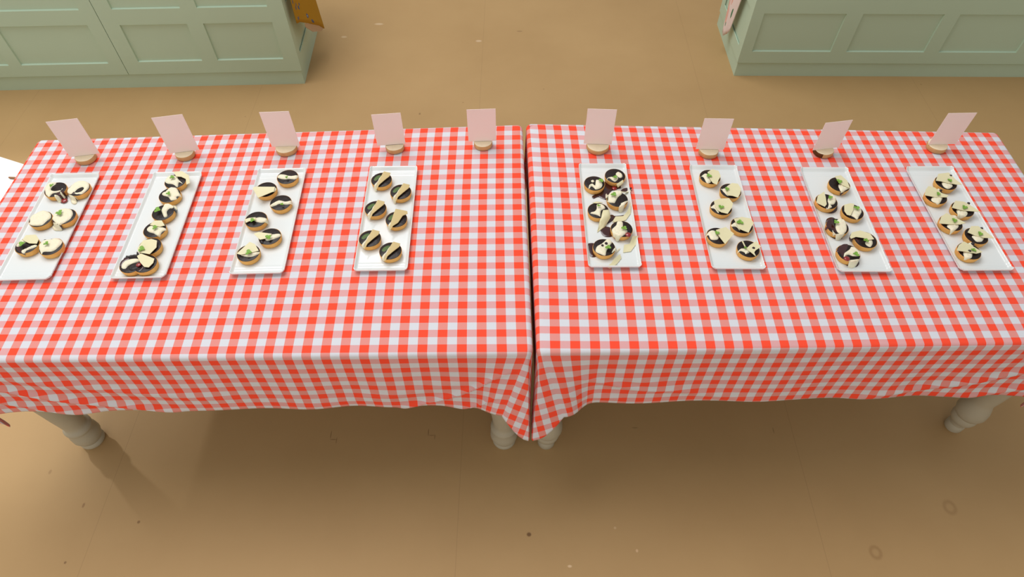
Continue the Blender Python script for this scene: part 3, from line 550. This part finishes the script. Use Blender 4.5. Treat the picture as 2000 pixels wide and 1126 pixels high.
# ------------------------------------------------------------------ tarts
RT, HT = .0335, .0195
def spline(P, n=5):
    out = []; m = len(P)
    for i in range(m):
        p0, p1, p2, p3 = (Vector(P[(i + d) % m]) for d in (-1, 0, 1, 2))
        for k in range(n):
            t = k / n
            out.append(.5 * ((2 * p1) + (p2 - p0) * t + (2 * p0 - 5 * p1 + 4 * p2 - p3) * t * t + (3 * p1 - p0 - 3 * p2 + p3) * t ** 3))
    return out
def sheet(P, zfun, top, parent, name, m, step=.0028, edge=.0022, rough=0, thick=.0012, seed=0, ridge=False):
    """closed solid grown from outline P (metres): top surface rises by `top` away from the rim"""
    P = [Vector(p) for p in P]
    area_ = sum(a.x * b.y - b.x * a.y for a, b in zip(P, P[1:] + P[:1])) / 2
    if area_ < 0: P = P[::-1]
    x0, x1 = min(p.x for p in P), max(p.x for p in P); y0, y1 = min(p.y for p in P), max(p.y for p in P)
    def dist(q):
        best = 9
        for a, b in zip(P, P[1:] + P[:1]):
            d = b - a; l2 = d.length_squared
            t = 0 if l2 == 0 else max(0, min(1, (q - a).dot(d) / l2)); best = min(best, (a + d * t - q).length)
        return best
    def ins(q):
        c = False
        for a, b in zip(P, P[1:] + P[:1]):
            if (a.y > q.y) != (b.y > q.y) and q.x < (b.x - a.x) * (q.y - a.y) / (b.y - a.y) + a.x: c = not c
        return c
    pts = list(P); y = y0; r = 0
    while y < y1:
        x = x0 + (step / 2 if r % 2 else 0)
        while x < x1:
            q = Vector((x, y))
            if ins(q) and dist(q) > step * .45: pts.append(q)
            x += step
        y += step * .87; r += 1
    n = len(P)
    V2, E2, F2, *_ = delaunay_2d_cdt(pts, [(i, (i + 1) % n) for i in range(n)], [list(range(n))], 1, 1e-7)
    vs, fs = [], []; nv = len(V2)
    for q in V2:
        d = dist(q); h = top * (1 - math.exp(-d / edge)) if top else 0
        if rough: h += rough * noise.noise(Vector((q.x * 190 + seed, q.y * 190, seed))) * min(1, d / .002)
        vs.append((q.x, q.y, zfun(q) + thick + h))
    for q in V2: vs.append((q.x, q.y, zfun(q)))
    cnt = {}
    for f in F2:
        f = list(f); fs.append(f); fs.append([i + nv for i in reversed(f)])
        for a, b in zip(f, f[1:] + f[:1]): cnt[(a, b)] = 1
    for (a, b) in list(cnt):
        if (b, a) not in cnt: fs.append((a, a + nv, b + nv, b))
    return mesh_obj(name, vs, fs, m, parent, True)
def leaf_mesh(r, seed, parent, m, z):
    rr = random.Random(seed); vs, fs = [], []
    a0 = rr.random() * 6.28
    for (da, ln) in ((0, 1.05), (2.0 + rr.random() * .4, .95), (4.1 + rr.random() * .4, .85)):
        a = a0 + da; d = Vector((math.cos(a), math.sin(a))); nrm = Vector((-d.y, d.x)); base = len(vs); K = 7
        for k in range(K + 1):
            t = k / K; w = .46 * r * ln * math.sin(math.pi * min(1, t * .93 + .07)) ** .8 * (1 + .12 * math.sin(k * 2.6))
            c = d * (r * ln * t); zz = z + .0016 + .002 * math.sin(t * 2.6)
            for s, dz in ((-1, .0012), (0, 0), (1, .0012)):
                p = c + nrm * w * s; vs.append((p.x, p.y, zz + dz))
        for k in range(K):
            for s in range(2):
                q = base + k * 3 + s; fs.append((q, q + 1, q + 4, q + 3))
    n = len(vs); vs += [(x, y, zz - .0006) for x, y, zz in vs]; fs += [tuple(i + n for i in reversed(f)) for f in fs]
    return vs, fs
shell_prof = [(0, .0002), (RT * .88, .0002), (RT * .92, .0012), (RT * .975, .009), (RT, HT - .0022), (RT * .998, HT - .0006), (RT * .985, HT), (RT * .965, HT - .0004), (RT * .955, HT - .003), (0, HT - .004)]
fill_prof = [(0, HT - .0036), (RT * .95, HT - .0036), (RT * .968, HT - .0012), (RT * .962, HT + .0004), (RT * .9, HT + .0011), (RT * .5, HT + .0016), (RT * .2, HT + .0018), (0, HT + .0018)]
shells = []
for s in range(3):
    v, f = lathe(shell_prof, 40, .035, s + 1); o = mesh_obj('pastry_shell', v, f, M_PASTRY); shells.append(o.data); bpy.data.objects.remove(o)
v, f = lathe(fill_prof, 36); o = mesh_obj('chocolate_filling', v, f, M_CHOC); FILL = o.data; bpy.data.objects.remove(o)

LOOK = {
1: ['tart with bare dark filling and red patch', 'tart with a curl of cream and drip', 'tart wholly covered in ragged cream', 'creamy tart with mint and dark drip', 'tart with cream sliding off behind', 'creamy tart with mint on dark centre'],
2: ['tart with pale shard behind mint', 'tart with dark crescent left of cream', 'tilted tart with bare brown filling', 'tart crossed by wide cream strip', 'tart hidden by big pale slab', 'tart with torn pale slab', 'collapsed tart with dark folds'],
3: ['tart with thin straight cream band', 'tart with broad pale wedge, no mint', 'tart with wavy cream band', 'tart with cream band, mint at left', 'tart with wedge, mint and chocolate blob', 'tart with tall pale square and mint'],
4: ['tart with upright caramel shard'] * 6,
5: ['creamy tart leaning left in red sauce', 'tart with two cream dabs', 'tart with speckled cream and broad shard', 'tart with pale upright shard in front', 'tart with red cherry and long shard', 'tart with two berries on cream'],
6: ['tidy tart with round mint', 'tidy tart partly hidden by its neighbour', 'tidy tart overlapping the one behind', 'wide tidy tart with bright mint', 'tidy tart with pointed shard', 'tart with berry and ragged shard'],
7: ['tilted tart spilling dark drip', 'tart split by a dark line', 'neat tart with pale top', 'tart drowned in dark sauce', 'tart with long pale slab', 'dark-coated tart in sauce puddle'],
8: ['tart with pale shard and berry'] * 6}
ZIG = {  # place on the tray, back to front
1: ['back left', 'back right', 'middle left', 'middle right', 'front left', 'front right'],
2: ['rearmost', 'second from the back', 'third from the back', 'fourth from the back', 'fifth from the back', 'front right', 'front left'],
3: ['rearmost right', 'rear left', 'third from the back', 'fourth back at left', 'fifth back at right', 'nearest'],
4: ['back left', 'back right', 'middle left', 'middle right', 'front left', 'front right'],
5: ['back left', 'back right', 'middle right', 'middle left', 'front right', 'nearest'],
6: ['back left', 'second from the back', 'third from the back', 'fourth back at right', 'fifth back at left', 'nearest right'],
7: ['rearmost', 'second at left', 'third at right', 'fourth at left', 'fifth at right', 'nearest'],
8: ['back right', 'back left', 'middle right', 'middle left', 'front right', 'front left']}
KINDS = dict(cream=('cream_dollop', M_CREAM), sauce=('sauce_drip', M_SAUCE), puddle=('sauce_puddle', M_SAUCE), choc=('chocolate_piece', M_CHOC),
             shard=('white_chocolate_shard', M_SHARD), tan=('caramel_shard', M_TAN), mintp=('mint_leaf', M_MINTD), red=('cherry_piece', M_RED), berry=('berry', M_BERRY), mint=('mint_leaf', M_MINT))
cnt = {}
for ti, (pk, (cx, cy), tilt, parts) in enumerate(TARTS):
    k = cnt.get(pk, 0); cnt[pk] = k + 1
    t = empty('tart', (cx, cy, ZP), 0, '%s, %s, %s' % (LOOK[pk][k], ZIG[pk][k], TRAY[pk - 1]), 'tart', 'chocolate and cream tarts on the %s' % TRAY[pk - 1])
    so = bpy.data.objects.new('pastry_shell', shells[ti % 3]); COL.objects.link(so); so.parent = t; so.rotation_euler = (0, 0, ti * 1.3)
    fo = bpy.data.objects.new('chocolate_filling', FILL); COL.objects.link(fo); fo.parent = t; fo.rotation_euler = (0, 0, ti * .7)
    lvl = 0
    for pi, (kd, P) in enumerate(parts):
        nm, mt = KINDS[kd]; seed = ti * 7.3 + pi * 1.9
        if kd in ('mint', 'berry', 'red'):
            x, y, r = (v / 1000 for v in P)
            zb = HT + (.0085 if kd == 'mint' else .006) if math.hypot(x, y) < RT else .004
            if kd == 'mint':
                v, f = leaf_mesh(r * 1.12, int(seed * 10), t, mt, zb); o = mesh_obj(nm, [(a + x, b + y, c) for a, b, c in v], f, mt, t)
            else:
                bm = bmesh.new(); bmesh.ops.create_icosphere(bm, subdivisions=3, radius=r * (.95 if kd == 'berry' else 1.0))
                for v in bm.verts:
                    v.co *= 1 + .08 * noise.noise(v.co * 300 + Vector((seed, 0, 0)))
                    if kd == 'red': v.co.z *= .45
                    v.co += Vector((x, y, zb))
                bm_obj(nm, bm, mt, t, True)
            continue
        pts = [Vector((a / 1000, b / 1000)) for a, b in P]
        if kd in ('cream', 'sauce', 'choc', 'mintp'):
            pts = spline(pts, 4)
            def zf(q):
                d = q.length; top_ = HT + .0009
                return top_ + (.0006 - top_) * sstep(RT * 1.0, RT * 1.0 + .006, d)
            hh = dict(cream=.0042, sauce=.0012, choc=.0028, mintp=.0008)[kd]
            sheet(pts, zf, hh, t, nm, mt, rough=.0016 if kd == 'cream' else .0005, edge=.0026, seed=seed, thick=.0006)
        elif kd == 'puddle':
            sheet(spline(pts, 5), lambda q: .0003, .0016, t, nm, mt, step=.005, edge=.002, thick=.0004)
        else:
            lvl += 1
            c = sum(pts, Vector((0, 0))) / len(pts); rr = random.Random(seed)
            far = c.length > RT * .95
            base = (HT + .0050 + .0016 * lvl) if not far else HT * .5
            if kd == 'tan':      # stands on its long edge, leaning back over the cream
                e = (pts[1] - pts[0]); ax = Vector((.72, .69)); nr = Vector((ax.y, -ax.x))
                zf = lambda q, c=c, nr=nr, b=base: b + .002 - .22 * (q - c).dot(nr)
            else:
                gx, gy = rr.uniform(-.06, .06), rr.uniform(-.03, .07)
                zf = lambda q, c=c, gx=gx, gy=gy, b=base: b + gx * (q.x - c.x) + gy * (q.y - c.y) + 1.2 * (q - c).length_squared
            if far: zf = lambda q, c=c, b=base: .0012 + (HT + .002) * (1 - sstep(RT * .9, RT * 1.75, q.length))
            sheet(pts, zf, .0003, t, nm, mt, step=.006, edge=.001, thick=.0013)

# ------------------------------------------------------------------ name cards in log slices
card_lab = ['pale pink card in a log slice at the far left end, behind the first tray', 'pale pink card in a log slice, second from the left', 'pale pink card in a log slice behind the tray of flat cream bands',
            'pale pink card in a log slice behind the tray of upright shards', 'pale pink card in a log slice with no tray in front of it', 'pale pink card in a log slice behind the saucy tray right of the seam',
            'pale pink card in a log slice, third from the right', 'pale pink card in a slice with dark bark, second from the right', 'pale pink card in a log slice at the far right end']
LR = [.031, .030, .034, .030, .030, .036, .031, .031, .031]
for k, (x, y, zt, mx, my, a) in enumerate(CARDS):
    r = LR[k]; h = .017
    t = empty('log_slice', (x, y, TOP + .0016), 0, 'round cut log slice holding the ' + ['leftmost card', 'second card from the left', 'third card from the left', 'fourth card from the left', 'card with no tray before it', 'card just right of the seam', 'third card from the right', 'card second from the right, dark bark on its left', 'rightmost card'][k], 'log slice', 'log slices holding the cards')
    # slice cut by a saw slot: two halves of a wobbly disc joined below the slot
    def ring(rr, z, sgn=None):
        out = []
        for q in range(40):
            an = 2 * math.pi * q / 40; w = rr * (1 + .05 * noise.noise(Vector((math.cos(an) * 1.5 + k * 3, math.sin(an) * 1.5, 0))))
            out.append((w * math.cos(an) * 1.05, w * math.sin(an), z))
        return out
    vs = ring(r * .96, .0005) + ring(r, .003) + ring(r, h - .002) + ring(r * .975, h)
    fs = [tuple(reversed(range(40)))] + [(g * 40 + q, g * 40 + (q + 1) % 40, (g + 1) * 40 + (q + 1) % 40, (g + 1) * 40 + q) for g in range(3) for q in range(40)]
    bk = mesh_obj('bark', vs, fs, M_BARK, t)
    bk.data.materials.append(M_BARKD)
    if k == 7:
        for p in bk.data.polygons:
            if p.center.x < -.012: p.material_index = 1
    fv = ring(r * .975, h); fv = fv + [(vx * .93, vy * .93, h + .0006) for vx, vy, vz in fv]
    mesh_obj('cut_face', fv, [(q, (q + 1) % 40, 40 + (q + 1) % 40, 40 + q) for q in range(40)] + [tuple(range(40, 80))], M_LOG, t, False)
    bm = bmesh.new(); box(bm, -r * .96, r * .96, -.0012, .0012, h - .001, h + .0009)
    so = bm_obj('saw_slot', bm, M_SLOT, t); so.rotation_euler = (0, 0, a)
    # the card
    w, th = .094, .0009; z0 = .0215; z1 = zt - TOP
    z0 = h + .0012
    c = empty('card', (mx, my, TOP + .0016), a, card_lab[k], 'card', 'pale pink cards along the back')
    c_o = c; bm = bmesh.new(); box(bm, -w / 2, w / 2, -th / 2, th / 2, z0, z1 - .0016)
    cm = bm_obj('card_sheet', bm, M_CARD, c)

# ------------------------------------------------------------------ cloths hanging on the island ends
def hanging(name, label, cat, pts_top, pts_bot, m, zdrop, nb=24):
    """draped towel between a top polyline and a bottom polyline (lists of Vector)"""
    n = 40; vs, fs, uv = [], [], []
    def samp(P, t):
        s = t * (len(P) - 1); i = min(int(s), len(P) - 2); f = s - i; f = f * f * (3 - 2 * f) * .4 + f * .6
        return Vector(P[i]).lerp(Vector(P[i + 1]), f)
    for j in range(nb + 1):
        for i in range(n + 1):
            t = i / n; a, b = samp(pts_top, t), samp(pts_bot, t); s = j / nb
            p = a.lerp(b, s); vs.append(p); uv.append((t * .5, s * .6))
    for j in range(nb):
        for i in range(n):
            q = j * (n + 1) + i; fs.append((q, q + 1, q + n + 2, q + n + 1))
    o = mesh_obj(name, vs, fs, m, None, True, uv)
    md = o.modifiers.new('thick', 'SOLIDIFY'); md.thickness = .004
    return tag(o, label, cat)
def print_mat(name, base, under, dots):
    m = mat(name, base, .85, .1, bump=.2, bscale=300); nt = m.node_tree; N = nt.nodes; L = nt.links; b = N['Principled BSDF']
    uvn = N.new('ShaderNodeUVMap'); uvn.uv_map = 'UVMap'; prev = None
    for (col, sc, th, off) in dots:
        mp = N.new('ShaderNodeMapping'); mp.inputs['Location'].default_value = (off, off * .7, 0); L.new(uvn.outputs[0], mp.inputs[0])
        ns_ = N.new('ShaderNodeTexNoise'); ns_.inputs['Scale'].default_value = 40; L.new(uvn.outputs[0], ns_.inputs['Vector'])
        ad = N.new('ShaderNodeVectorMath'); ad.operation = 'MULTIPLY_ADD'; ad.inputs[1].default_value = (.012,) * 3; L.new(ns_.outputs['Color'], ad.inputs[0]); L.new(mp.outputs[0], ad.inputs[2])
        v = N.new('ShaderNodeTexVoronoi'); v.inputs['Scale'].default_value = sc; L.new(ad.outputs[0], v.inputs['Vector'])
        lt = N.new('ShaderNodeMath'); lt.operation = 'LESS_THAN'; lt.inputs[1].default_value = th; L.new(v.outputs['Distance'], lt.inputs[0])
        mx = N.new('ShaderNodeMixRGB'); L.new(lt.outputs[0], mx.inputs[0]); mx.inputs[2].default_value = (*lin(col), 1)
        if prev: L.new(prev, mx.inputs[1])
        else: mx.inputs[1].default_value = (*lin(base), 1)
        prev = mx.outputs[0]
    L.new(prev, b.inputs['Base Color'])
    return m
yt = hanging('tea_towel', 'mustard yellow tea towel with blue sprigs on the left island end', 'tea towel',
        [(-1.128, 3.19, .84), (-1.118, 3.24, .84), (-1.13, 3.30, .84), (-1.112, 3.40, .84), (-1.125, 3.46, .84)],
        [(-1.130, 3.175, .345), (-1.122, 3.205, .335), (-1.098, 3.25, .30), (-1.075, 3.36, .22), (-1.07, 3.42, .165)],
        print_mat('mustard_print', (180, 136, 44), None, [((96, 104, 128), 16, .22, .0), ((176, 182, 190), 16, .09, .0)]), 0)
# turned-up corner showing the pale lining
mesh_obj('lining', [Vector(p) for p in ((-1.106, 3.235, .31), (-1.074, 3.362, .222), (-1.070, 3.418, .168), (-1.085, 3.40, .16), (-1.104, 3.33, .20), (-1.114, 3.26, .27),
        (-1.109, 3.235, .31), (-1.078, 3.362, .222), (-1.075, 3.418, .168), (-1.09, 3.40, .16), (-1.108, 3.33, .20), (-1.118, 3.26, .27))],
        [(0, 1, 2, 3, 4, 5), (11, 10, 9, 8, 7, 6)] + [(q, q + 6, (q + 1) % 6 + 6, (q + 1) % 6) for q in range(6)], mat('pale_lining', (205, 182, 158), .85, .1), yt, False)
hanging('floral_towel', 'pink floral towel with green leaves on the right island end', 'towel',
        [(1.225, 3.30, .84), (1.215, 3.38, .84), (1.222, 3.46, .84), (1.200, 3.56, .84), (1.22, 3.66, .84)],
        [(1.222, 3.42, .16), (1.216, 3.44, .13), (1.205, 3.455, .11), (1.20, 3.47, .13), (1.212, 3.50, .17)],
        print_mat('floral_print', (232, 214, 208), None, [((228, 178, 162), 8, .34, .2), ((86, 130, 96), 6, .17, .55)]), 0)
for nm, lab, x, y in (('towel_rail', 'round hook on the left island end, holding the mustard towel', -1.122, 3.32), ('towel_rail', 'round hook on the right island end, holding the floral towel', 1.222, 3.43)):
    bm = bmesh.new(); s = 1 if x < 0 else -1
    box(bm, min(x - .018 * s, x + .006 * s), max(x - .018 * s, x + .006 * s), y - .16, y + .16, .838, .852, .002)
    tag(bm_obj(nm, bm, mat('hook_steel', (150, 150, 150), .3, .5)), lab.replace('round hook', 'slim metal rail'), 'rail')

# ------------------------------------------------------------------ added bench standing in for a blown-out white patch beyond the left table
t = empty('stand_in_bench', (-2.13, 2.085, 0), -.36, 'low white bench standing in for a blown-out patch beyond the left table', 'bench')
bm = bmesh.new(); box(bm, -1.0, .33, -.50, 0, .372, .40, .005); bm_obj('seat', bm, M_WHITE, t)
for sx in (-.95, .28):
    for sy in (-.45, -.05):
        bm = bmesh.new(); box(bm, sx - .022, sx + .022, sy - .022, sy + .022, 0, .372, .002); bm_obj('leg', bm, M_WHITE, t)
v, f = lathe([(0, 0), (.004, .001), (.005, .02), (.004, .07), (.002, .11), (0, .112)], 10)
o = mesh_obj('stand_in_stick', v, f, M_STREAK); o.location = (-2.03, 1.955, .4045); o.rotation_euler = (0, math.pi / 2, -.12)  # stick added in place of a thin brown streak of unknown nature
tag(o, 'thin brown stick standing in for an unidentified streak on the bench', 'stick')
sd = bpy.data.lights.new('bench_boost_spot', 'SPOT'); sd.energy = 260; sd.spot_size = .42; sd.spot_blend = .5; sd.shadow_soft_size = .1; sd.color = (1, .98, .94)  # spot added only to overexpose the stand-in bench
so = bpy.data.objects.new('bench_boost_spot', sd); COL.objects.link(so); so.location = (-4.4, 3.4, 3.0)
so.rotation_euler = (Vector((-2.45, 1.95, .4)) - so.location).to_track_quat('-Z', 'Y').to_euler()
